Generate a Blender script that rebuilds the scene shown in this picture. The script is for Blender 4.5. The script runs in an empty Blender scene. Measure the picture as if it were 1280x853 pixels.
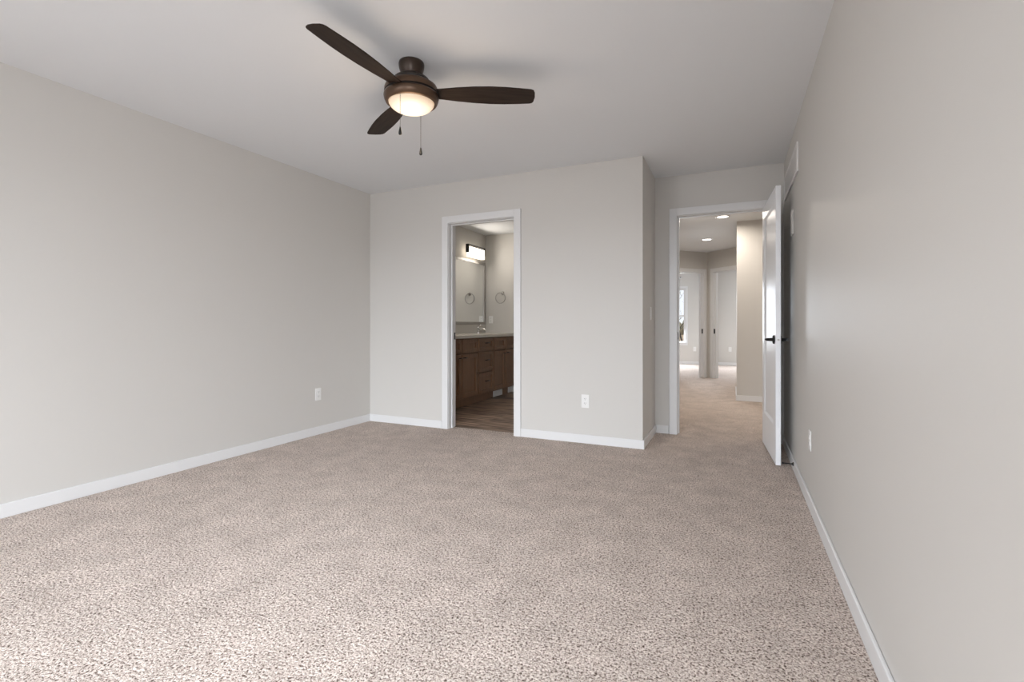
import bpy, bmesh, math, random
from mathutils import Vector, Matrix
random.seed(7)
S = bpy.context.scene
COL = S.collection
PI = math.pi

# ------------------------------------------------------------------ camera, world, daylight, exposure
CAM_H = 1.037
cam_d = bpy.data.cameras.new('camera'); cam = bpy.data.objects.new('camera', cam_d); COL.objects.link(cam)
cam.location = (0, 0, CAM_H); cam.rotation_euler = (PI/2, 0, math.radians(24.55))
cam_d.sensor_width = 36; cam_d.lens = 607.5/1280*36
cam_d.shift_y = -(426.5-405.8)/1280
cam_d.clip_start = 0.05; cam_d.clip_end = 500
S.camera = cam
S.view_settings.view_transform = 'Standard'; S.view_settings.look = 'None'
S.view_settings.gamma = 1; S.view_settings.use_curve_mapping = False
S.view_settings.exposure = -0.03
S.cycles.max_bounces = 12; S.cycles.diffuse_bounces = 8; S.cycles.glossy_bounces = 6
S.cycles.use_denoising = True
S.cycles.sample_clamp_indirect = 6

w = bpy.data.worlds.new('world'); S.world = w; w.use_nodes = True
bg = w.node_tree.nodes['Background']; bg.inputs[0].default_value = (0.90, 0.95, 1.0, 1); bg.inputs[1].default_value = 1.15

def area(name, loc, rot, sx, sy, power, col=(1, 1, 1), spread=180):
    d = bpy.data.lights.new(name, 'AREA'); d.shape = 'RECTANGLE'; d.size = sx; d.size_y = sy
    d.energy = power; d.color = col; d.spread = math.radians(spread)
    o = bpy.data.objects.new(name, d); COL.objects.link(o); o.location = loc; o.rotation_euler = rot
    return o

DAY = (0.90, 0.966, 1.05)
REAR = -2.8
R_WALL = 0.395
# daylight entering through the bedroom's two rear windows (behind the camera), plus an added side window
# a broad overcast-sky light stands outside and above the windows, so the window heads shade the upper walls; the panes add a weaker even glow
area('daylight_sky', (-0.6, REAR-4.6, 4.1), (math.radians(58), 0, math.radians(12)), 13.0, 4.2, 4500, DAY)
area('daylight_rear_window', (-2.55, REAR+0.03, 1.42), (PI/2-math.radians(34), 0, -math.radians(18)), 1.45, 1.5, 36, DAY, 120)
area('daylight_rear_window_right', (-0.85, REAR+0.03, 1.42), (PI/2-math.radians(12), 0, 0), 1.45, 1.5, 5, DAY, 140)
area('added_side_window_light', (R_WALL-0.05, -1.25, 1.42), (PI/2-math.radians(30), 0, PI/2-math.radians(46)), 1.3, 1.5, 46, DAY, 120)  # light of an added, unseen side window; brightens the left wall
# daylight through the far left room's window; the right room's unseen one is added
area('daylight_far_left_room', (-1.65, 13.3, 1.25), (-PI/2+0.3, 0, 0), 0.9, 1.4, 105, DAY)
area('added_far_right_room_light', (1.0, 13.3, 1.25), (-PI/2+0.3, 0, 0), 0.9, 1.4, 105, DAY)  # unseen window light, placed to brighten this room's carpet

# ------------------------------------------------------------------ materials
def mat(name, col, rough=0.5, metal=0.0, spec=0.5, bump=None, emit=None, estr=0.0):
    m = bpy.data.materials.new(name); m.use_nodes = True
    nt = m.node_tree; b = nt.nodes['Principled BSDF']
    b.inputs['Base Color'].default_value = (*col, 1); b.inputs['Roughness'].default_value = rough
    b.inputs['Metallic'].default_value = metal; b.inputs['Specular IOR Level'].default_value = spec
    if emit: b.inputs['Emission Color'].default_value = (*emit, 1); b.inputs['Emission Strength'].default_value = estr
    if bump:
        sc, st, di = bump
        tc = nt.nodes.new('ShaderNodeTexCoord'); n = nt.nodes.new('ShaderNodeTexNoise'); bp = nt.nodes.new('ShaderNodeBump')
        n.inputs['Scale'].default_value = sc; n.inputs['Detail'].default_value = 2
        bp.inputs['Strength'].default_value = st; bp.inputs['Distance'].default_value = di
        nt.links.new(tc.outputs['Object'], n.inputs['Vector']); nt.links.new(n.outputs['Fac'], bp.inputs['Height'])
        nt.links.new(bp.outputs['Normal'], b.inputs['Normal'])
    return m

M = {}
M['wall'] = mat('greige wall paint', (0.62, 0.602, 0.572), 0.5, spec=0.3, bump=(260, 0.06, 0.002))
M['ceil'] = mat('ceiling paint', (0.76, 0.78, 0.80), 0.8, spec=0.2, bump=(180, 0.10, 0.003))
M['trim'] = mat('white trim paint', (0.74, 0.74, 0.74), 0.35)
M['door'] = mat('white satin door paint', (0.88, 0.895, 0.92), 0.36)
M['plastic'] = mat('white plastic', (0.82, 0.815, 0.80), 0.3)
M['slot'] = mat('dark slot', (0.05, 0.05, 0.05), 0.6)
M['black'] = mat('matte black metal', (0.012, 0.012, 0.013), 0.35, 0.3)
M['bronze'] = mat('oil rubbed bronze', (0.055, 0.036, 0.026), 0.36, 0.55, bump=(60, 0.03, 0.001))
M['bronze_lamplit'] = mat('lamplit bronze', (0.095, 0.056, 0.034), 0.34, 0.6)  # warmer copy of the bronze, the bowl's glow put into its colour
M['bronze_groove'] = mat('dark groove', (0.015, 0.011, 0.009), 0.5)
M['chrome'] = mat('polished chrome', (0.75, 0.75, 0.76), 0.08, 1.0)
M['nickel'] = mat('brushed nickel', (0.42, 0.40, 0.38), 0.28, 1.0)
M['steel'] = mat('satin steel', (0.55, 0.54, 0.52), 0.35, 1.0)
M['frame'] = mat('grey mirror frame', (0.40, 0.38, 0.36), 0.4, 0.3)
M['mirror'] = mat('mirror silver', (0.90, 0.91, 0.90), 0.015, 1.0)
M['counter'] = mat('cream cultured marble', (0.74, 0.70, 0.63), 0.2, bump=(20, 0.02, 0.001))
M['ground'] = mat('tan bare earth', (0.52, 0.36, 0.22), 0.95, bump=(3, 0.4, 0.05))
M['road'] = mat('pale gravel', (0.80, 0.78, 0.72), 0.95)
M['bark'] = mat('bark', (0.07, 0.06, 0.05), 0.9, bump=(40, 0.4, 0.01))
M['shrub'] = mat('dry olive brush', (0.34, 0.30, 0.20), 0.9)
M['box'] = mat('pale box', (0.68, 0.665, 0.64), 0.4)
M['grey_rubber'] = mat('grey vent finish', (0.75, 0.74, 0.73), 0.4)

def carpet_mat():
    m = bpy.data.materials.new('beige frieze carpet'); m.use_nodes = True
    nt = m.node_tree; b = nt.nodes['Principled BSDF']; L = nt.links.new
    b.inputs['Roughness'].default_value = 0.95; b.inputs['Specular IOR Level'].default_value = 0.1
    tc = nt.nodes.new('ShaderNodeTexCoord')
    n1 = nt.nodes.new('ShaderNodeTexNoise'); n1.inputs['Scale'].default_value = 138; n1.inputs['Detail'].default_value = 4; n1.inputs['Roughness'].default_value = 0.65; n1.inputs['Distortion'].default_value = 0.6
    n2 = nt.nodes.new('ShaderNodeTexNoise'); n2.inputs['Scale'].default_value = 6; n2.inputs['Detail'].default_value = 4
    n3 = nt.nodes.new('ShaderNodeTexNoise'); n3.inputs['Scale'].default_value = 60; n3.inputs['Detail'].default_value = 2
    for n in (n1, n2, n3): L(tc.outputs['Object'], n.inputs['Vector'])
    r = nt.nodes.new('ShaderNodeValToRGB'); cr = r.color_ramp
    cr.elements[0].position = 0.385; cr.elements[0].color = (0.11, 0.075, 0.058, 1)
    cr.elements[1].position = 0.62; cr.elements[1].color = (0.84, 0.76, 0.69, 1)
    e = cr.elements.new(0.44); e.color = (0.44, 0.36, 0.31, 1)
    e = cr.elements.new(0.51); e.color = (0.69, 0.585, 0.52, 1)
    L(n1.outputs['Fac'], r.inputs['Fac'])
    r2 = nt.nodes.new('ShaderNodeValToRGB'); r2.color_ramp.elements[0].position = 0.3; r2.color_ramp.elements[0].color = (0.86, 0.855, 0.85, 1)
    r2.color_ramp.elements[1].position = 0.7; r2.color_ramp.elements[1].color = (1.06, 1.05, 1.05, 1)
    L(n2.outputs['Fac'], r2.inputs['Fac'])
    mx = nt.nodes.new('ShaderNodeMixRGB'); mx.blend_type = 'MULTIPLY'; mx.inputs[0].default_value = 1
    L(r.outputs[0], mx.inputs[1]); L(r2.outputs[0], mx.inputs[2]); L(mx.outputs[0], b.inputs['Base Color'])
    ad = nt.nodes.new('ShaderNodeMath'); ad.operation = 'ADD'; L(n1.outputs['Fac'], ad.inputs[0]); L(n3.outputs['Fac'], ad.inputs[1])
    bp = nt.nodes.new('ShaderNodeBump'); bp.inputs['Strength'].default_value = 0.8; bp.inputs['Distance'].default_value = 0.012
    L(ad.outputs[0], bp.inputs['Height']); L(bp.outputs['Normal'], b.inputs['Normal'])
    return m
M['carpet'] = carpet_mat()

def plank_mat():
    m = bpy.data.materials.new('brown vinyl plank'); m.use_nodes = True
    nt = m.node_tree; b = nt.nodes['Principled BSDF']; L = nt.links.new
    b.inputs['Roughness'].default_value = 0.38
    tc = nt.nodes.new('ShaderNodeTexCoord')
    br = nt.nodes.new('ShaderNodeTexBrick'); br.inputs['Scale'].default_value = 1; br.inputs['Brick Width'].default_value = 1.2; br.inputs['Row Height'].default_value = 0.15
    br.inputs['Mortar Size'].default_value = 0.0025; br.inputs['Color1'].default_value = (0.55, 0.53, 0.52, 1); br.inputs['Color2'].default_value = (1.35, 1.3, 1.25, 1); br.inputs['Mortar'].default_value = (0.35, 0.35, 0.35, 1)
    L(tc.outputs['Object'], br.inputs['Vector'])
    mp = nt.nodes.new('ShaderNodeMapping'); mp.inputs['Scale'].default_value = (1.6, 22, 1); L(tc.outputs['Object'], mp.inputs['Vector'])
    n = nt.nodes.new('ShaderNodeTexNoise'); n.inputs['Scale'].default_value = 1.6; n.inputs['Detail'].default_value = 6; n.inputs['Distortion'].default_value = 0.8; L(mp.outputs[0], n.inputs['Vector'])
    r = nt.nodes.new('ShaderNodeValToRGB'); r.color_ramp.elements[0].position = 0.40; r.color_ramp.elements[0].color = (0.075, 0.047, 0.033, 1)
    r.color_ramp.elements[1].position = 0.62; r.color_ramp.elements[1].color = (0.54, 0.40, 0.31, 1); L(n.outputs['Fac'], r.inputs['Fac'])
    mx = nt.nodes.new('ShaderNodeMixRGB'); mx.blend_type = 'MULTIPLY'; mx.inputs[0].default_value = 1
    L(r.outputs[0], mx.inputs[1]); L(br.outputs['Color'], mx.inputs[2]); L(mx.outputs[0], b.inputs['Base Color'])
    return m
M['plank'] = plank_mat()

def wood_mat(name, dark, light, scale, rough):
    m = bpy.data.materials.new(name); m.use_nodes = True
    nt = m.node_tree; b = nt.nodes['Principled BSDF']; L = nt.links.new
    b.inputs['Roughness'].default_value = rough
    tc = nt.nodes.new('ShaderNodeTexCoord'); mp = nt.nodes.new('ShaderNodeMapping'); mp.inputs['Scale'].default_value = scale
    n = nt.nodes.new('ShaderNodeTexNoise'); n.inputs['Scale'].default_value = 2; n.inputs['Detail'].default_value = 5; n.inputs['Distortion'].default_value = 0.5
    r = nt.nodes.new('ShaderNodeValToRGB'); r.color_ramp.elements[0].position = 0.3; r.color_ramp.elements[0].color = (*dark, 1)
    r.color_ramp.elements[1].position = 0.75; r.color_ramp.elements[1].color = (*light, 1)
    L(tc.outputs['Object'], mp.inputs['Vector']); L(mp.outputs[0], n.inputs['Vector']); L(n.outputs['Fac'], r.inputs['Fac']); L(r.outputs[0], b.inputs['Base Color'])
    return m
M['cab'] = wood_mat('brown stained cabinet wood', (0.185, 0.095, 0.048), (0.265, 0.142, 0.076), (20, 20, 2), 0.35)
M['blade'] = wood_mat('espresso blade', (0.022, 0.014, 0.010), (0.040, 0.027, 0.020), (3, 30, 3), 0.6)
M['blade'].node_tree.nodes['Principled BSDF'].inputs['Specular IOR Level'].default_value = 0.15

def glass_mat():
    m = bpy.data.materials.new('window glass'); m.use_nodes = True
    nt = m.node_tree; nt.nodes.remove(nt.nodes['Principled BSDF']); out = nt.nodes['Material Output']
    t = nt.nodes.new('ShaderNodeBsdfTransparent'); g = nt.nodes.new('ShaderNodeBsdfGlossy'); g.inputs['Roughness'].default_value = 0.02
    mx = nt.nodes.new('ShaderNodeMixShader'); mx.inputs[0].default_value = 0.06
    nt.links.new(t.outputs[0], mx.inputs[1]); nt.links.new(g.outputs[0], mx.inputs[2]); nt.links.new(mx.outputs[0], out.inputs[0])
    return m
M['glass'] = glass_mat()

def lit_bowl_mat():
    # frosted lamp glass, hotter near the bulbs at its centre (object space)
    m = bpy.data.materials.new('lit frosted bowl'); m.use_nodes = True
    nt = m.node_tree; b = nt.nodes['Principled BSDF']; L = nt.links.new
    b.inputs['Base Color'].default_value = (0.35, 0.32, 0.28, 1); b.inputs['Roughness'].default_value = 0.35
    tc = nt.nodes.new('ShaderNodeTexCoord'); mp = nt.nodes.new('ShaderNodeVectorMath'); mp.operation = 'MULTIPLY'; mp.inputs[1].default_value = (1, 1, 0)
    ln = nt.nodes.new('ShaderNodeVectorMath'); ln.operation = 'LENGTH'
    r = nt.nodes.new('ShaderNodeValToRGB')
    r.color_ramp.elements[0].position = 0.0; r.color_ramp.elements[0].color = (1, 0.93, 0.80, 1)
    r.color_ramp.elements[1].position = 0.125; r.color_ramp.elements[1].color = (0.62, 0.42, 0.25, 1)
    e = r.color_ramp.elements.new(0.085); e.color = (0.95, 0.80, 0.62, 1)
    L(tc.outputs['Object'], mp.inputs[0]); L(mp.outputs[0], ln.inputs[0]); L(ln.outputs['Value'], r.inputs['Fac']); L(r.outputs[0], b.inputs['Emission Color'])
    b.inputs['Emission Strength'].default_value = 0.88
    return m
M['bowl'] = lit_bowl_mat()
M['led'] = mat('lit led lens', (0.9, 0.9, 0.9), 0.5, emit=(1, 0.95, 0.88), estr=9)
M['shade'] = mat('lit opal glass', (0.9, 0.88, 0.84), 0.3, emit=(1, 0.88, 0.72), estr=2.0)

# ------------------------------------------------------------------ helpers
def bx(bm, a, b, mi=0):
    x0, y0, z0 = (min(a[i], b[i]) for i in range(3)); x1, y1, z1 = (max(a[i], b[i]) for i in range(3))
    v = [bm.verts.new(p) for p in ((x0,y0,z0),(x1,y0,z0),(x1,y1,z0),(x0,y1,z0),(x0,y0,z1),(x1,y0,z1),(x1,y1,z1),(x0,y1,z1))]
    for f in ((0,3,2,1),(4,5,6,7),(0,1,5,4),(1,2,6,5),(2,3,7,6),(3,0,4,7)):
        bm.faces.new([v[i] for i in f]).material_index = mi
    return v

def prism(bm, pts, z0, z1, mi=0):
    lo = [bm.verts.new((p[0], p[1], z0)) for p in pts]; hi = [bm.verts.new((p[0], p[1], z1)) for p in pts]
    n = len(pts); fs = [bm.faces.new(lo[::-1]), bm.faces.new(hi)]
    for i in range(n): fs.append(bm.faces.new((lo[i], lo[(i+1) % n], hi[(i+1) % n], hi[i])))
    for f in fs: f.material_index = mi
    bmesh.ops.recalc_face_normals(bm, faces=fs)

def lathe(bm, prof, n=48, mi=0, c=(0, 0, 0)):
    rings = []
    for r, z in prof:
        if r < 1e-6: rings.append([bm.verts.new((c[0], c[1], c[2]+z))])
        else: rings.append([bm.verts.new((c[0]+r*math.cos(2*PI*i/n), c[1]+r*math.sin(2*PI*i/n), c[2]+z)) for i in range(n)])
    fs = []
    for a, b in zip(rings, rings[1:]):
        for i in range(n):
            j = (i+1) % n
            if len(a) == 1 and len(b) == 1: continue
            if len(a) == 1: f = bm.faces.new((a[0], b[i], b[j]))
            elif len(b) == 1: f = bm.faces.new((a[i], b[0], a[j]))
            else: f = bm.faces.new((a[i], b[i], b[j], a[j]))
            f.material_index = mi; f.smooth = True; fs.append(f)
    bmesh.ops.recalc_face_normals(bm, faces=fs)

def tube(bm, pts, r, n=10, mi=0, caps=True, closed=False):
    pts = [Vector(p) for p in pts]; rs = r if isinstance(r, (list, tuple)) else [r]*len(pts)
    rings = []; up = None
    for i, p in enumerate(pts):
        if closed: d = pts[(i+1) % len(pts)] - pts[i-1]
        else: d = pts[min(i+1, len(pts)-1)] - pts[max(i-1, 0)]
        d.normalize()
        if up is None:
            up = d.orthogonal().normalized()
        u = (up - d*up.dot(d))
        u = u.normalized() if u.length > 1e-4 else d.orthogonal().normalized()
        up = u; v = d.cross(u)
        rings.append([bm.verts.new(p + rs[i]*(math.cos(2*PI*k/n)*u + math.sin(2*PI*k/n)*v)) for k in range(n)])
    fs = []
    pr = list(zip(rings, rings[1:])) + ([(rings[-1], rings[0])] if closed else [])
    for a, b in pr:
        for k in range(n):
            f = bm.faces.new((a[k], a[(k+1) % n], b[(k+1) % n], b[k])); f.smooth = True; fs.append(f)
    if caps and not closed:
        fs.append(bm.faces.new(rings[0][::-1])); fs.append(bm.faces.new(rings[-1]))
    for f in fs: f.material_index = mi
    bmesh.ops.recalc_face_normals(bm, faces=fs)

def obj(name, bm, mats, parent=None, loc=(0, 0, 0), rot=(0, 0, 0), bevel=0, seg=2):
    me = bpy.data.meshes.new(name); bm.to_mesh(me); bm.free()
    for m in (mats if isinstance(mats, (list, tuple)) else [mats]): me.materials.append(m)
    o = bpy.data.objects.new(name, me); COL.objects.link(o)
    o.location = loc; o.rotation_euler = rot
    if parent: o.parent = parent
    if bevel:
        b = o.modifiers.new('bevel', 'BEVEL'); b.width = bevel; b.segments = seg; b.limit_method = 'ANGLE'
    return o

def B(): return bmesh.new()
def boxes(*bs):
    bm = B()
    for a, b in bs: bx(bm, a, b)
    return bm

def thing(name, label, cat, loc=(0, 0, 0), rotz=0, group=None):
    o = bpy.data.objects.new(name, None); COL.objects.link(o); o.empty_display_size = 0.1
    o.location = loc; o.rotation_euler = (0, 0, rotz); o['label'] = label; o['category'] = cat
    if group: o['group'] = group
    return o
def tag(o, label, cat, group=None, kind=None):
    o['label'] = label; o['category'] = cat
    if group: o['group'] = group
    if kind: o['kind'] = kind
    return o
def struct(name, bm, m, label, cat, bevel=0, **k):
    return tag(obj(name, bm, m, bevel=bevel, **k), label, cat, kind='structure')
def dup(root, loc, rotz, label, group=None):
    r = root.copy(); COL.objects.link(r); r.location = loc; r.rotation_euler = (0, 0, rotz); r['label'] = label
    if group: r['group'] = group
    for ch in list(root.children):
        c = ch.copy(); COL.objects.link(c); c.parent = r
        for g in ch.children:
            d = g.copy(); COL.objects.link(d); d.parent = c
    return r

# ------------------------------------------------------------------ dimensions (metres)
H = 2.44; T = 0.12
L, R = -3.565, 0.395            # bedroom left / right wall faces
D = 4.125                        # bedroom back wall face
E = 4.812                        # entry-door wall face
XC = -0.69                       # outside corner of the back wall
BB = 6.80                        # bathroom far wall face
BR = XC - T                      # bathroom right wall face
BD0, BD1, BDH = -2.572, -1.865, 2.035   # bath door clear opening
ED0, ED1, EDH = -0.484, 0.272, 2.056    # entry door clear opening
FAR = 13.4                       # far rooms' back wall face
V = Vector((-0.466, 10.2))       # hall's V corner
HALL_BLOCK = 7.288

# ------------------------------------------------------------------ floors and ceilings
def plate(name, pts, z0, z1, m, label, cat):
    bm = B(); prism(bm, pts, z0, z1); return struct(name, bm, m, label, cat)
SIL = D + T*0.9                  # carpet meets plank under the bath door
plate('floor', [(L-T, REAR-T), (R+T, REAR-T), (R+T, E), (2.6, E), (2.6, FAR+T), (-4.2, FAR+T), (-4.2, BB+T), (BR+T/2, BB+T), (BR+T/2, SIL), (L-T, SIL)], -0.05, 0, M['carpet'],
      'beige speckled frieze carpet running through the bedroom and hallway', 'floor')
plate('floor_bathroom', [(L-T, SIL), (BR+T/2, SIL), (BR+T/2, BB+T), (L-T, BB+T)], -0.05, -0.004, M['plank'],
      'brown wood-look plank floor seen through the bathroom doorway', 'floor')
plate('ceiling', [(L-T, REAR-T), (R+T, REAR-T), (R+T, E+T), (L-T, E+T)], H, H+0.1, M['ceil'], 'flat pale grey bedroom ceiling', 'ceiling')
plate('ceiling_bathroom', [(L-T, E+T), (BR+T/2, E+T), (BR+T/2, BB+T), (L-T, BB+T)], H, H+0.1, M['ceil'], 'white ceiling seen through the bathroom doorway', 'ceiling')
plate('ceiling_hallway', [(BR+T/2, E+T), (2.6, E+T), (2.6, FAR+T), (-4.2, FAR+T), (-4.2, BB+T), (BR+T/2, BB+T)], H, H+0.1, M['ceil'], 'white hallway ceiling with two recessed lights', 'ceiling')

# ------------------------------------------------------------------ walls
W = M['wall']
struct('wall_left', boxes(((L-T, REAR-T, 0), (L, BB+T, H))), W, 'long blank greige wall on the left of the bedroom', 'wall')
SW0, SW1 = -1.95, -0.55
struct('wall_right', boxes(((R, REAR-T, 0), (R+T, SW0, H)), ((R, SW1, 0), (R+T, E, H)), ((R, SW0, 0), (R+T, SW1, 0.65)), ((R, SW0, 2.2), (R+T, SW1, H))), W, 'blank greige wall along the right edge of the bedroom', 'wall')
struct('wall_back', boxes(((L, D, 0), (BD0-0.02, D+T, H)), ((BD1+0.02, D, 0), (XC-T, D+T, H)), ((BD0-0.02, D, BDH+0.02), (BD1+0.02, D+T, H))), W,
       'greige wall facing the camera with the bathroom doorway', 'wall')
struct('wall_alcove', boxes(((XC-T, D, 0), (XC, E, H))), W, 'short shaded greige wall returning from the outside corner to the entry door', 'wall')
struct('wall_entry', boxes(((XC-T, E, 0), (ED0-0.02, E+T, H)), ((ED1+0.02, E, 0), (2.6, E+T, H)), ((ED0-0.02, E, EDH+0.02), (ED1+0.02, E+T, H))), W,
       'greige wall around the bedroom entry doorway', 'wall')
# rear wall with two windows (behind the camera)
RW = [(-3.30, -1.80), (-1.60, -0.10)]; RZ0, RZ1 = 0.65, 2.2
struct('wall_rear', boxes(((L, REAR-T, 0), (R, REAR, RZ0)), ((L, REAR-T, RZ1), (R, REAR, H)), ((L, REAR-T, RZ0), (RW[0][0], REAR, RZ1)),
       ((RW[0][1], REAR-T, RZ0), (RW[1][0], REAR, RZ1)), ((RW[1][1], REAR-T, RZ0), (R, REAR, RZ1))), W, 'bedroom wall behind the camera with two windows', 'wall')
struct('wall_bathroom_far', boxes(((L, BB, 0), (BR, BB+T, H))), W, 'greige far bathroom wall with the towel ring', 'wall')
struct('wall_bathroom_right', boxes(((BR, E+T, 0), (BR+T, BB+T, H))), W, 'greige wall between bathroom and hallway', 'wall')
HLX = -1.55
s2 = math.sqrt(0.5)
struct('wall_hall_left', boxes(((HLX-T, BB, 0), (BR, BB+T, H)), ((HLX-T, BB+T, 0), (HLX, V.y-(V.x-HLX)-0.05, H))), W, 'greige left wall of the hallway', 'wall')
struct('wall_hall_block', boxes(((0.035, HALL_BLOCK, 0), (2.6, 8.35, H))), W, 'pale greige wall block jutting into the hallway beside the open door', 'wall')
struct('wall_hall_right', boxes(((2.6, E, 0), (2.6+T, FAR+T, H))), W, 'greige wall closing the right side of hallway and far room', 'wall')

# the two diagonal walls at the end of the hall, each with a doorway; local x runs along the wall from the V corner, local y away from the hall
def diag(name, dirx, t0, t1, tend, ti, label, word):
    ang = math.atan2(-s2, s2*dirx)          # local +x
    mir = -1 if dirx > 0 else 1             # local y sign so that y points away from the hall
    # for dirx=+1: x=(s2,-s2), left-normal=(s2,s2) -> away from hall; for dirx=-1: x=(-s2,-s2), left-normal=(s2,-s2) -> to hall
    a = 1 if dirx > 0 else -1
    bm = B()
    for p, q in (((0, 0, 0), (t0-0.015, a*T, H)), ((t1+0.015, 0, 0), (tend, a*T, H)), ((t0-0.015, 0, 2.055), (t1+0.015, a*T, H))): bx(bm, p, q)
    kw = dict(loc=(V.x, V.y, 0), rot=(0, 0, ang))
    struct(name, bm, W, label, 'wall', **kw)
    cw = 0.07; c = -a*0.016; g = -a*0.0005; z1 = 2.04
    bm = B()
    bx(bm, (t0-cw, g, 0), (t0-0.004, c, z1+cw)); bx(bm, (t1+0.004, g, 0), (t1+cw, c, z1+cw)); bx(bm, (t0-0.004, g, z1+0.004), (t1+0.004, c, z1+cw))
    bx(bm, (t0-0.014, 0, 0), (t0, a*T, z1)); bx(bm, (t1, 0, 0), (t1+0.014, a*T, z1)); bx(bm, (t0-0.014, 0, z1), (t1+0.014, a*T, z1+0.013))
    bx(bm, (t0, a*0.045, 0), (t0+0.011, a*0.08, z1)); bx(bm, (t1-0.011, a*0.045, 0), (t1, a*0.08, z1)); bx(bm, (t0, a*0.045, z1-0.011), (t1, a*0.08, z1))
    tr = struct(f'trim_{ti}', bm, M['trim'], f'white door casing on the {word} diagonal wall at the end of the hallway', 'door casing', bevel=0.002, **kw)
    st = obj('strike_plate', boxes(((t0, a*0.008, 0.86), (t0+0.003, a*0.04, 0.95))), M['black'], tr)
    st['label'] = 'black strike plate'
    return tr, a, t0, t1
far_trim, a_, t0_, t1_ = diag('wall_diagonal_left', -1, 0.11, 0.69, 1.56, 3, 'left diagonal greige wall with a doorway at the end of the hallway', 'left')
hg = obj('hinge', boxes(((t1_+0.001, 0.018, 0.24), (t1_+0.03, 0.024, 0.34))), M['steel'], far_trim); hg['label'] = 'grey lower hinge'
diag('wall_diagonal_right', 1, 0.15, 0.91, 2.3, 4, 'right diagonal greige wall with a doorway at the end of the hallway', 'right')
struct('wall_far_partition', boxes(((V.x-0.05, V.y+0.16, 0), (V.x+0.05, FAR, H))), W, 'greige partition between the two far rooms', 'wall')
FW0, FW1, FZ0, FZ1 = -2.02, -1.155, 0.55, 1.975
RW2 = (0.55, 1.45)
struct('wall_far', boxes(((-4.2, FAR, 0), (FW0, FAR+T, H)), ((FW0, FAR, 0), (FW1, FAR+T, FZ0)), ((FW0, FAR, FZ1), (FW1, FAR+T, H)), ((FW1, FAR, 0), (RW2[0], FAR+T, H)),
       ((RW2[0], FAR, 0), (RW2[1], FAR+T, FZ0)), ((RW2[0], FAR, FZ1), (RW2[1], FAR+T, H)), ((RW2[1], FAR, 0), (2.6, FAR+T, H))), W, 'pale far wall of the rooms beyond the hallway', 'wall')
struct('wall_far_left', boxes(((-4.2-T, BB+T, 0), (-4.2, FAR+T, H)), ((-4.2, BB+T, 0), (HLX-T, BB+2*T, H))), W, 'left wall of the far left room', 'wall')

# ------------------------------------------------------------------ windows
def window(n, x0, x1, y, z0, z1, inward, label, mull=True, loc=(0, 0, 0), rz=0):
    """inward = +1 when the room lies on +y"""
    fr = B(); d0, d1 = y - inward*0.08, y - inward*0.03; f = 0.04
    bx(fr, (x0, d0, z0), (x0+f, d1, z1)); bx(fr, (x1-f, d0, z0), (x1, d1, z1)); bx(fr, (x0+f, d0, z0), (x1-f, d1, z0+f)); bx(fr, (x0+f, d0, z1-f), (x1-f, d1, z1))
    if mull: bx(fr, (x0+f, d0, (z0+z1)/2-0.02), (x1-f, d1, (z0+z1)/2+0.02))
    root = struct(f'window_{n}', fr, M['trim'], label, 'window', bevel=0.002)
    g = boxes(((x0+f-0.004, y-inward*0.058, z0+f-0.004), (x1-f+0.004, y-inward*0.052, z1-f+0.004))); obj('pane', g, M['glass'], root)
    c = 0.06; cs = B(); a, b = y + inward*0.0005, y + inward*0.016
    bx(cs, (x0-c, a, z0), (x0, b, z1+c)); bx(cs, (x1, a, z0), (x1+c, b, z1+c)); bx(cs, (x0, a, z1), (x1, b, z1+c)); bx(cs, (x0-c, a, z0-c), (x1+c, b, z0))
    bx(cs, (x0-c-0.01, a, z0-0.002), (x1+c+0.01, y+inward*0.035, z0+0.018))
    obj('window_casing', cs, M['trim'], root, bevel=0.002)
    root.location = loc; root.rotation_euler = (0, 0, rz)
    return root
window(1, RW[0][0], RW[0][1], REAR, RZ0, RZ1, 1, 'bedroom window behind the camera, nearer the left wall', False)
window(2, RW[1][0], RW[1][1], REAR, RZ0, RZ1, 1, 'bedroom window behind the camera, nearer the right wall', False)
window(5, -(SW1-SW0)/2, (SW1-SW0)/2, 0, 0.65, 2.2, 1, 'added unseen window in the right wall, brightening the left wall', False, (R, (SW0+SW1)/2, 0), PI/2)
window(3, FW0, FW1, FAR, FZ0, FZ1, -1, 'bright white window in the far left room with bare tree outside')
window(4, RW2[0], RW2[1], FAR, FZ0, FZ1, -1, 'unseen window added to brighten the far right room, behind the wall block')

# ------------------------------------------------------------------ baseboards
BH, BT = 0.076, 0.014
VX_ = -2.98
def base(name, segs, label):
    bm = B()
    for a, b in segs: bx(bm, (a[0], a[1], 0), (b[0], b[1], BH))
    struct(name, bm, M['trim'], label, 'baseboard', bevel=0.004)
g = 0.0006
base('baseboard_left', [((L+g, REAR+0.02), (L+BT, D-BT))], 'white baseboard along the left wall')
base('baseboard_back', [((L+g, D-BT), (BD0-0.078, D-g))], 'short white baseboard left of the bathroom doorway')
base('baseboard_back_right', [((BD1+0.072, D-BT), (XC+BT, D-g))], 'white baseboard right of the bathroom doorway')
base('baseboard_alcove', [((XC+g, D), (XC+BT, E-g)), ((XC+BT, E-BT), (ED0-0.079, E-g))], 'white baseboard wrapping from the outside corner to the entry door casing')
base('baseboard_right', [((R-BT, REAR+0.02), (R-g, E-0.02))], 'white baseboard along the right wall')
base('baseboard_hall_block', [((0.035-BT, HALL_BLOCK-BT), (2.55, HALL_BLOCK-g)), ((0.035-BT, HALL_BLOCK), (0.035-g, 8.3))], 'white baseboard on the hallway wall block')
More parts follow.
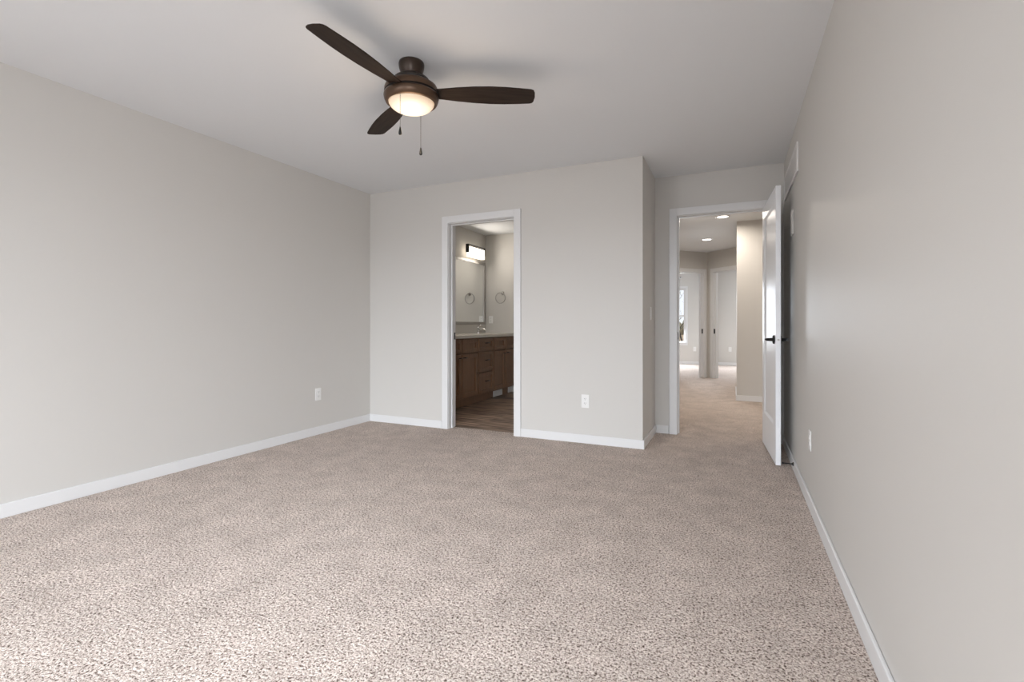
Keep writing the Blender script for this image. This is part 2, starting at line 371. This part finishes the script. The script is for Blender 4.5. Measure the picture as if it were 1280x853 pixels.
base('baseboard_far', [((-4.15, FAR-BT), (V.x-0.06, FAR-g)), ((V.x+0.06, FAR-BT), (2.55, FAR-g))], 'white baseboard along the far rooms\' back wall')
base('baseboard_bathroom', [((VX_, BB-BT), (BR-g, BB-g)), ((BR-BT, E+T+0.02), (BR-g, BB-BT))], 'white baseboard in the bathroom')
base('baseboard_hall_left', [((BR+T+g, E+T+0.02), (BR+T+BT, BB)), ((HLX+g, BB+T+0.02), (HLX+BT, 8.9))], 'white baseboard on the left side of the hallway')

# ------------------------------------------------------------------ bath and entry door frames
def frame(n, x0, x1, zh, y, cw, label, side=1, strike=None, back=True):
    bm = B(); g = 0.0005; c = 0.017; r = 0.005
    for yy, s in (((y, -1), (y+T, 1)) if back else ((y, -1),)):
        a, b = yy+s*g, yy+s*c
        bx(bm, (x0-cw-r, a, 0), (x0-r, b, zh+cw+r)); bx(bm, (x1+r, a, 0), (x1+cw+r, b, zh+cw+r)); bx(bm, (x0-r, a, zh+r), (x1+r, b, zh+cw+r))
    j = 0.018
    bx(bm, (x0-j, y+0.001, 0), (x0, y+T-0.001, zh)); bx(bm, (x1, y+0.001, 0), (x1+j, y+T-0.001, zh)); bx(bm, (x0-j, y+0.001, zh), (x1+j, y+T-0.001, zh+j))
    s0, s1 = (y+0.045, y+0.082)
    bx(bm, (x0, s0, 0), (x0+0.011, s1, zh)); bx(bm, (x1-0.011, s0, 0), (x1, s1, zh)); bx(bm, (x0+0.011, s0, zh-0.011), (x1-0.011, s1, zh))
    t = struct(f'trim_{n}', bm, M['trim'], label, 'door casing', bevel=0.002)
    if strike:
        y0, y1, z = strike
        sp = obj('strike_plate', boxes(((x0+0.0002, y0, z-0.035), (x0+0.003, y1, z+0.035))), M['black'], t); sp['label'] = 'black strike plate'
    return t
frame(1, BD0, BD1, BDH, D, 0.068, 'white casing around the bathroom doorway', strike=(D+0.083, D+0.116, 0.92))
ef = frame(2, ED0, ED1, EDH, E, 0.068, 'white casing around the bedroom entry doorway', strike=(E+0.005, E+0.04, 0.93))

# ------------------------------------------------------------------ entry door (open, against the right wall)
DW, DT, DZ0, DZ1 = 0.765, 0.035, 0.012, 2.048
ang = math.atan2(-0.765, 0.049)
HX, HY = 0.2265, 4.777           # hinge-side corner of the visible face
# local x: from hinge to free edge; local y: left-hand side = towards the right wall
s0, s1, r0, r1, rec = 0.115, DW-0.115, 0.29, 1.935, 0.010
bm = B()
bx(bm, (0, 0, DZ0), (s0, DT, DZ1)); bx(bm, (s1, 0, DZ0), (DW, DT, DZ1)); bx(bm, (s0, 0, DZ0), (s1, DT, r0)); bx(bm, (s0, 0, r1), (s1, DT, DZ1))
door = struct('door_1', bm, M['door'], 'white one-panel entry door standing open against the right wall', 'door', loc=(HX, HY, 0), rot=(0, 0, ang), bevel=0.003)
bm = B()
for yo, sg in ((rec, 1), (DT-rec, -1)):   # recessed panel with sloped sticking on both faces
    yf = 0 if sg > 0 else DT
    m_ = 0.018
    o4 = [(s0, r0), (s1, r0), (s1, r1), (s0, r1)]; i4 = [(s0+m_, r0+m_), (s1-m_, r0+m_), (s1-m_, r1-m_), (s0+m_, r1-m_)]
    ov = [bm.verts.new((x, yf+sg*0.001, z)) for x, z in o4]; iv = [bm.verts.new((x, yo, z)) for x, z in i4]
    for i in range(4): bm.faces.new((ov[i], ov[(i+1) % 4], iv[(i+1) % 4], iv[i]))
    bm.faces.new(iv)
bmesh.ops.recalc_face_normals(bm, faces=bm.faces)
obj('door_panel', bm, M['door'], door)
def lever(yface, sg):
    bm = B(); n = 28
    prof = [(0, 0), (0.033, 0), (0.033, 0.004), (0.029, 0.011), (0.013, 0.013), (0.011, 0.050), (0.0, 0.050)]
    lathe(bm, prof, n)
    bmesh.ops.rotate(bm, verts=bm.verts, matrix=Matrix.Rotation(-sg*PI/2, 3, 'X') if sg > 0 else Matrix.Rotation(PI/2, 3, 'X'))
    y = sg*0.047
    pts = [(0.012, y, 0), (-0.02, y+sg*0.004, 0), (-0.06, y+sg*0.003, 0.001), (-0.105, y-sg*0.002, 0.0)]
    tube(bm, pts, [0.0095, 0.0095, 0.0085, 0.007], 12)
    o = obj('lever_handle', bm, M['black'], door, loc=(DW-0.060, yface, 0.925)); o['label'] = 'black lever handle'
lever(0.0, -1); lever(DT, 1)
bm = boxes(((DW+0.0002, DT/2-0.013, 0.925-0.028), (DW+0.002, DT/2+0.013, 0.925+0.028))); lp = obj('latch_plate', bm, M['door'], door)
bm = B(); tube(bm, [(DW+0.001, DT/2, 0.925), (DW+0.010, DT/2, 0.925)], 0.0075, 14); lt = obj('latch_bolt', bm, M['steel'], lp); lt['label'] = 'steel latch bolt'
for z in (0.28, 1.03, 1.80):
    bm = B(); tube(bm, [(-0.008, DT+0.002, z-0.045), (-0.008, DT+0.002, z+0.045)], 0.007, 10); h = obj('hinge', bm, M['black'], door); h['label'] = 'black hinge knuckle'

# ------------------------------------------------------------------ ceiling fan
FX, FY = -1.574, 2.148
def make_fan(loc, label):
    t = thing('ceiling_fan', label, 'ceiling fan', loc)       # origin on the ceiling, z down
    bm = B(); lathe(bm, [(0, 0), (0.066, 0), (0.068, -0.010), (0.066, -0.030), (0.057, -0.060), (0.050, -0.072), (0.050, -0.085), (0, -0.085)]); obj('canopy', bm, M['bronze'], t)
    bm = B()
    lathe(bm, [(0, -0.070), (0.056, -0.070), (0.074, -0.077), (0.093, -0.090), (0.104, -0.105)], mi=0)
    lathe(bm, [(0.104, -0.105), (0.101, -0.109), (0.101, -0.115), (0.109, -0.118)], mi=1)
    lathe(bm, [(0.109, -0.118), (0.124, -0.122), (0.136, -0.131), (0.142, -0.145), (0.143, -0.164)], mi=2)
    lathe(bm, [(0.143, -0.164), (0.135, -0.166), (0.135, -0.1735), (0, -0.1735)], mi=1)
    obj('motor_housing', bm, [M['bronze'], M['bronze_groove'], M['bronze_lamplit']], t)
    bm = B(); lathe(bm, [(0, -0.174), (0.144, -0.174), (0.146, -0.184), (0.143, -0.199), (0.136, -0.214), (0.126, -0.221), (0.121, -0.216), (0.121, -0.200), (0, -0.200)]); obj('light_ring', bm, M['bronze_lamplit'], t)
    bm = B(); n = 10
    lathe(bm, [(0.1205, -0.205)] + [(0.1205*math.cos(PI/2*i/n), -0.212-0.054*math.sin(PI/2*i/n)) for i in range(n)] + [(0, -0.266)]); gl = obj('glass_bowl', bm, M['bowl'], t); gl['label'] = 'lit frosted glass bowl'
    # one blade outline, local x along the blade
    top = [(0.115, 0.036), (0.17, 0.043), (0.24, 0.054), (0.33, 0.064), (0.42, 0.069), (0.50, 0.068), (0.58, 0.062), (0.640, 0.056)]
    tip = [(0.654, 0.050), (0.661, 0.038), (0.665, 0.0), (0.662, -0.032), (0.654, -0.051), (0.640, -0.058)]
    bot = [(0.58, -0.064), (0.50, -0.070), (0.42, -0.071), (0.33, -0.066), (0.24, -0.055), (0.17, -0.043), (0.115, -0.036)]
    for a in (-91, 28, 147):
        bm = B(); prism(bm, top+tip+bot, -0.0035, 0.0035)
        bmesh.ops.rotate(bm, verts=bm.verts, matrix=Matrix.Rotation(math.radians(BP), 3, 'X'))
        obj('blade', bm, M['blade'], t, loc=(0, 0, -0.162), rot=(0, 0, math.radians(a)), bevel=0.0015)
    # two pull chains, one on the near and one on the far side of the light
    rx, ry = 0.9096, 0.4154; nx, ny = 0.4154*1.0, -0.9096
    nx, ny = 0.591, -0.806
    for (dr, dn, zt, zb) in ((-0.058, 0.122, -0.188, -0.432), (0.052, -0.125, -0.190, -0.452)):
        x, y = rx*dr + nx*dn, ry*dr + ny*dn
        bm = B(); tube(bm, [(x, y, zt), (x, y, zb+0.040)], 0.0009, 6)
        for k in range(int((zt-zb-0.04)/0.012)): lathe(bm, [(0, 0.0017), (0.0017, 0), (0, -0.0017)], 6, c=(x, y, zt-0.006-k*0.012))
        ch = obj('pull_chain', bm, M['bronze'], t)
        bm = B(); lathe(bm, [(0, 0.043), (0.003, 0.042), (0.005, 0.030), (0.0085, 0.014), (0.009, 0.008), (0.006, 0.001), (0, 0)], 14, c=(x, y, zb)); fo = obj('pull_fob', bm, M['black'], ch)
    return t
BP = -11
fan = make_fan((FX, FY, H), 'dark bronze three-blade ceiling fan with a lit glass bowl on the bedroom ceiling')
lp_ = bpy.data.lights.new('fan_bulb', 'POINT'); lp_.energy = 3; lp_.color = (1, 0.78, 0.55); lp_.shadow_soft_size = 0.1
lo_ = bpy.data.objects.new('fan_bulb', lp_); COL.objects.link(lo_); lo_.location = (FX, FY, H-0.40)
far_fan = dup(fan, (-1.723, 11.448, H), math.radians(-8), 'second dark ceiling fan, only a blade tip showing beyond the left hallway doorway')
DROP = 0.178                                                    # this one hangs on a short downrod
for c in far_fan.children:
    if not c.name.startswith('canopy'): c.location.z -= DROP
bm = B(); tube(bm, [(0, 0, -0.05), (0, 0, -0.08-DROP)], 0.013, 14); obj('downrod', bm, M['bronze'], far_fan)

# ------------------------------------------------------------------ outlets, switch, vent, small box
def wall_plate(name, label, cat, loc, rz, kind, group=None, w_=0.070, h_=0.115):
    """local -y points into the room"""
    t = thing(name, label, cat, loc, rz, group)
    bm = boxes(((-w_/2, -0.006, -h_/2), (w_/2, -0.0005, h_/2))); obj('cover_plate', bm, M['plastic'], t, bevel=0.003)
    if kind == 'outlet':
        for z in (0.0195, -0.0195):
            bm = B(); n = 20
            prism(bm, [(0.0165*math.cos(2*PI*i/n), max(-0.0135, min(0.0135, 0.0165*math.sin(2*PI*i/n)))) for i in range(n)], 0.0055, 0.0085)
            bmesh.ops.rotate(bm, verts=bm.verts, matrix=Matrix.Rotation(PI/2, 3, 'X'))
            bx(bm, (-0.0075, -0.0089, -0.001), (-0.0052, -0.0084, 0.008), 1); bx(bm, (0.0052, -0.0089, 0.0), (0.0075, -0.0084, 0.008), 1); bx(bm, (-0.002, -0.0089, -0.009), (0.002, -0.0084, -0.005), 1)
            obj('receptacle', bm, [M['plastic'], M['slot']], t, loc=(0, 0, z))
    elif kind == 'switch':
        bm = boxes(((-0.0165, -0.009, -0.033), (0.0165, -0.006, 0.033))); obj('rocker', bm, M['plastic'], t, bevel=0.002)
    return t
wall_plate('outlet', 'white wall outlet low on the long left wall', 'outlet', (L, 3.405, 0.380), PI/2, 'outlet')
wall_plate('outlet', 'white wall outlet on the back wall right of the bathroom doorway', 'outlet', (-1.18, D, 0.367), 0, 'outlet')
wall_plate('outlet', 'white wall outlet low on the right wall in front of the open door', 'outlet', (R, 3.21, 0.380), -PI/2, 'outlet')
wall_plate('outlet', 'small white outlet on the far left room wall beneath the window height', 'outlet', (-0.922, FAR, 0.40), 0, 'outlet')
wall_plate('outlet', 'small white outlet on the far right room wall seen through the right diagonal doorway', 'outlet', (-0.091, FAR, 0.41), 0, 'outlet')
wall_plate('light_switch', 'white light switch on the shaded alcove wall beside the entry door', 'light switch', (XC, 4.533, 1.137), PI/2, 'switch')
wall_plate('outlet', 'white outlet on the far bathroom wall above the vanity end', 'outlet', (-3.468, BB, 1.112), 0, 'outlet')

# return-air grille on the right wall above the door
t = thing('return_air_grille', 'white return air grille high on the right wall above the open door', 'vent', (R, 4.22, 2.17), -PI/2)
gw, gh = 0.90, 0.20
fr = boxes(((-gw/2, -0.012, -gh/2), (gw/2, -0.0005, -gh/2+0.025)), ((-gw/2, -0.012, gh/2-0.025), (gw/2, -0.0005, gh/2)), ((-gw/2, -0.012, -gh/2+0.025), (-gw/2+0.025, -0.0005, gh/2-0.025)), ((gw/2-0.025, -0.012, -gh/2+0.025), (gw/2, -0.0005, gh/2-0.025)))
obj('grille_frame', fr, M['grey_rubber'], t, bevel=0.002)
bm = B()
for k in range(12):
    z = -gh/2+0.027 + k*0.0125
    v = bx(bm, (-gw/2+0.025, -0.010, z), (gw/2-0.025, -0.001, z+0.0015))
    for q in v:
        q.co.z += (-0.005 if q.co.y < -0.005 else 0.003)
bx(bm, (-gw/2+0.025, -0.0085, -gh/2+0.025), (gw/2-0.025, -0.0007, gh/2-0.025))
lv = obj('louvers', bm, M['grey_rubber'], t)
tag(obj('wall_sensor', boxes(((-0.05, -0.010, -0.09), (0.05, -0.0005, 0.09))), M['box'], loc=(R, 4.11, 1.785), rot=(0, 0, -PI/2), bevel=0.004),
    'small pale box on the right wall just behind the open door\'s edge', 'wall box')

# door stop on the right baseboard
t = thing('door_stop', 'black rigid door stop on the right baseboard behind the open door', 'door stop', (R-BT, 3.93, 0.055), 0)
bm = B(); lathe(bm, [(0, 0), (0.013, 0), (0.013, 0.004), (0.006, 0.010), (0.0045, 0.014), (0.0045, 0.060), (0, 0.060)], 16)
bmesh.ops.rotate(bm, verts=bm.verts, matrix=Matrix.Rotation(-PI/2, 3, 'Y')); obj('stop_rod', bm, M['black'], t)
bm = B(); lathe(bm, [(0, 0.0605), (0.0075, 0.0605), (0.008, 0.067), (0.006, 0.073), (0, 0.073)], 16)
bmesh.ops.rotate(bm, verts=bm.verts, matrix=Matrix.Rotation(-PI/2, 3, 'Y')); obj('rubber_tip', bm, M['black'], t)

# ------------------------------------------------------------------ recessed lights in the hall
def can(loc, label, en):
    t = thing('recessed_light', label, 'ceiling light', loc, 0)
    bm = B(); lathe(bm, [(0.066, -0.0005), (0.090, -0.0005), (0.088, -0.006), (0.070, -0.008), (0.066, -0.004)], 40); obj('trim_ring', bm, M['plastic'], t)
    bm = B(); lathe(bm, [(0, -0.0045), (0.066, -0.0045), (0.066, -0.001), (0, -0.001)], 40); le = obj('lens', bm, M['led'], t); le['label'] = 'glowing lens'
    d = bpy.data.lights.new('recessed_lamp', 'AREA'); d.shape = 'DISK'; d.size = 0.13; d.energy = en; d.color = (1, 0.90, 0.79); d.spread = math.radians(170)
    o = bpy.data.objects.new('recessed_lamp', d); COL.objects.link(o); o.location = (0, 0, -0.012); o.parent = t
can((-0.135, 6.88, H), 'lit round recessed light in the hallway ceiling just beyond the entry doorway', 13)
can((-0.41, 8.62, H), 'lit round recessed light farther down the hallway ceiling near the diagonal walls', 14)

can((1.25, 6.15, H), 'added unseen recessed light brightening the hallway wall block', 14)  # extra unseen lamp, added to light the wall block evenly
# ------------------------------------------------------------------ bathroom vanity
VX = -3.03                        # cabinet front plane
VY0, VY1 = 4.74, BB-0.004
ZT, ZB = 0.862, 0.105
t = thing('bathroom_vanity', 'long brown shaker vanity cabinet along the bathroom\'s left wall', 'vanity', (L, (VY0+VY1)/2, 0), 0)
ox, oy = L, (VY0+VY1)/2
def vb(*bs):
    return boxes(*[((a[0]-ox, a[1]-oy, a[2]), (b[0]-ox, b[1]-oy, b[2])) for a, b in bs])
obj('body', vb(((L+0.002, VY0, ZB), (VX-0.032, VY1, ZT)), ((L+0.002, VY0, 0), (VX-0.085, VY1, ZB))), M['cab'], t)
def shaker(name, y0, y1, z0, z1, st=0.055):
    x0, x1 = VX-0.0315, VX
    return obj(name, vb(((x0, y0, z0), (x1, y0+st, z1)), ((x0, y1-st, z0), (x1, y1, z1)), ((x0, y0+st, z0), (x1, y1-st, z0+st)), ((x0, y0+st, z1-st), (x1, y1-st, z1)), ((x0, y0+st, z0+st), (x1-0.016, y1-st, z1-st))), M['cab'], t, bevel=0.002)
def pull(par, y, z, ln, axis='y'):
    bm = B(); x = VX-ox
    yy, zz = y-oy, z
    if axis == 'y':
        tube(bm, [(x+0.024, yy-ln/2, zz), (x+0.024, yy+ln/2, zz)], 0.0055, 10)
        for s in (-1, 1): tube(bm, [(x, yy+s*ln*0.32, zz), (x+0.024, yy+s*ln*0.32, zz)], 0.0042, 8)
    o = obj('pull', bm, M['black'], par); o['label'] = 'black bar pull'
bays = [(4.76, 5.148), (5.172, 5.572)]
for i, (a, b) in enumerate(bays):
    shaker('false_front', a, b, 0.685, 0.848, 0.042)
    d = shaker('door', a, b, 0.125, 0.665)
    pull(d, (b-0.045) if i == 0 else (a+0.045), 0.625, 0.07)
for z0, z1 in ((0.690, 0.848), (0.415, 0.668), (0.125, 0.392)):
    d = shaker('drawer', 5.60, 6.015, z0, z1, 0.042); pull(d, (5.60+6.015)/2, (z0+z1)/2+0.02, 0.13)
for i, (a, b) in enumerate([(6.045, 6.405), (6.43, 6.785)]):
    shaker('false_front', a, b, 0.685, 0.848, 0.042)
    d = shaker('door', a, b, 0.125, 0.665)
    pull(d, (b-0.045) if i == 0 else (a+0.045), 0.625, 0.07)
for (a, b, lb) in ((6.17, 6.46, 'white toe-kick vent under the vanity\'s far doors, nearer the drawers'), (6.665, 6.78, 'white toe-kick vent under the vanity at the far wall')):
    bm = boxes(((0, a, 0.010), (0.008, b, 0.085)))
    tv = thing('toe_kick_vent', lb, 'vent', (VX-0.085, (a+b)/2, 0.0))
    obj('vent_plate', boxes(((0.0005, a-(a+b)/2, 0.004), (0.008, b-(a+b)/2, 0.088))), M['plastic'], tv, bevel=0.002)
    lv = B()
    for k in range(5): bx(lv, (0.008, a-(a+b)/2+0.015, 0.018+k*0.014), (0.010, b-(a+b)/2-0.015, 0.024+k*0.014))
    obj('louvers', lv, M['plastic'], tv)

ct = boxes(((L+0.001, VY0-0.012, ZT+0.001), (VX+0.022, BB-0.001, 0.905)))
tag(obj('countertop', ct, M['counter'], bevel=0.006), 'cream stone countertop on the brown vanity', 'countertop')
# faucet
t = thing('faucet', 'polished chrome single-lever faucet on the cream countertop', 'faucet', (-3.46, 6.36, 0.9055), 0)
bm = B(); lathe(bm, [(0, 0), (0.029, 0), (0.029, 0.006), (0.022, 0.010), (0.019, 0.016), (0.0185, 0.085), (0.016, 0.092), (0, 0.092)], 24); obj('faucet_body', bm, M['chrome'], t)
bm = B(); tube(bm, [(0.008, 0, 0.055), (0.05, 0, 0.068), (0.095, 0, 0.066), (0.122, 0, 0.054), (0.128, 0, 0.040)], [0.013, 0.012, 0.011, 0.0105, 0.010], 14); obj('spout', bm, M['chrome'], t)
bm = B(); tube(bm, [(0, 0, 0.090), (0.004, 0, 0.105), (0.03, 0, 0.120), (0.062, 0, 0.128)], [0.012, 0.010, 0.007, 0.006], 12); obj('faucet_lever', bm, M['chrome'], t)
# mirror
MY0, MY1, MZ0, MZ1 = 4.95, 6.755, 1.035, 2.0
mf = 0.042
t = thing('wall_mirror', 'large grey framed mirror above the bathroom vanity', 'mirror', (L, (MY0+MY1)/2, MZ0), 0)
yc = (MY0+MY1)/2; hy = (MY1-MY0)/2; hz = MZ1-MZ0
obj('mirror_frame', boxes(((0.0005, -hy, 0), (0.022, hy, mf)), ((0.0005, -hy, hz-mf), (0.022, hy, hz)), ((0.0005, -hy, mf), (0.022, -hy+mf, hz-mf)), ((0.0005, hy-mf, mf), (0.022, hy, hz-mf))), M['frame'], t, bevel=0.002)
obj('mirror_glass', boxes(((0.002, -hy+mf-0.001, mf-0.001), (0.010, hy-mf+0.001, hz-mf+0.001))), M['mirror'], t)
# vanity light
def sconce(y, label, en):
    t = thing('vanity_light', label, 'wall light', (L, y, 2.10), 0)
    obj('back_plate', boxes(((0.0005, -0.10, -0.03), (0.02, 0.10, 0.085))), M['black'], t, bevel=0.003)
    obj('arm_bar', boxes(((0.0205, -0.025, 0.060), (0.09, 0.025, 0.078)), ((0.075, -0.255, 0.078), (0.125, 0.255, 0.092)), ((0.075, -0.255, -0.03), (0.125, -0.241, 0.078)), ((0.075, 0.241, -0.03), (0.125, 0.255, 0.078))), M['black'], t, bevel=0.002)
    s_ = obj('glass_shade', boxes(((0.068, -0.225, -0.085), (0.132, 0.225, 0.0595))), M['shade'], t, bevel=0.006); s_['label'] = 'glowing white glass shade'
    for (nm, p, r, sx, sy, k) in (('vanity_lamp', (0.135, 0, -0.013), (0, -PI/2, 0), 0.13, 0.42, 0.75), ('vanity_lamp_down', (0.10, 0, -0.09), (0, 0, 0), 0.06, 0.42, 0.25)):
        d = bpy.data.lights.new(nm, 'AREA'); d.shape = 'RECTANGLE'; d.size = sx; d.size_y = sy; d.energy = en*k; d.color = (1, 0.92, 0.82)
        o = bpy.data.objects.new(nm, d); COL.objects.link(o); o.parent = t; o.location = p; o.rotation_euler = r
sconce(6.30, 'dark framed vanity light glowing white above the mirror near the bathroom corner', 5)
sconce(5.30, 'added unseen vanity light brightening the bathroom, behind the bathroom door casing', 6)  # second fixture, out of view, added for more light in the bathroom
# towel ring
t = thing('towel_ring', 'brushed nickel towel ring on the far bathroom wall', 'towel ring', (-3.262, BB, 1.525), 0)
bm = B(); lathe(bm, [(0, 0), (0.026, 0), (0.026, 0.006), (0.018, 0.010), (0.010, 0.014), (0.010, 0.052), (0, 0.052)], 24)
bmesh.ops.rotate(bm, verts=bm.verts, matrix=Matrix.Rotation(PI/2, 3, 'X')); bmesh.ops.translate(bm, verts=bm.verts, vec=(0, -0.0006, 0)); obj('mounting_post', bm, M['nickel'], t)
bm = B(); rr = 0.082
tube(bm, [(rr*math.cos(a)-0.02, -0.045, -rr*0.94+rr*math.sin(a)) for a in [2*PI*k/48 for k in range(48)]], 0.0064, 10, closed=True); obj('ring', bm, M['nickel'], t)

# ------------------------------------------------------------------ outdoors, seen through the far left window
tag(obj('ground', boxes(((-60, FAR+0.4, -0.6), (60, 220, -0.4))), M['ground']), 'tan bare ground outside the far window', 'ground', kind='structure')
tag(obj('gravel_road', boxes(((-60, 80, -0.4), (60, 105, -0.36))), M['road']), 'pale gravel strip crossing the ground outside the far window', 'road', kind='structure')
def branch(bm, p, d, ln, r, depth):
    n = 4; pts = [p]; cur = p.copy(); dd = d.copy()
    for k in range(n):
        dd = (dd + Vector((random.uniform(-.22, .22), random.uniform(-.22, .22), random.uniform(-.06, .2)))).normalized(); cur = cur + dd*ln/n; pts.append(cur.copy())
    tube(bm, pts, [r*(1-0.42*k/n) for k in range(n+1)], 6 if depth else 5)
    if depth:
        for k in range(3 if depth > 1 else 4):
            q = pts[random.choice((2, 3, 4))]; a = random.uniform(0, 2*PI)
            nd = (dd*0.6 + Vector((math.cos(a), math.sin(a), random.uniform(-0.1, 0.6)))*0.75).normalized()
            branch(bm, q, nd, ln*random.uniform(.55, .75), r*0.55, depth-1)
bm = B(); branch(bm, Vector((0, 0, 0)), Vector((0.15, 0, 1)).normalized(), 1.7, 0.035, 4)
tr = thing('bare_tree', 'leafless dark tree outside the far left window', 'tree', (-1.62, 18, -0.4)); obj('branches', bm, M['bark'], tr)
bm = B()
for k in range(160):
    x, y, h = random.uniform(-16, 6), random.uniform(0, 6), random.uniform(.8, 2.2)
    tube(bm, [(x, y, 0), (x+random.uniform(-.3, .3), y, h*0.5), (x+random.uniform(-.6, .6), y, h)], [0.25, 0.45, 0.05], 6)
tag(obj('brush_thicket', bm, M['shrub'], loc=(0, 70, -0.4)), 'dry olive brush far outside the window', 'brush', kind='stuff')
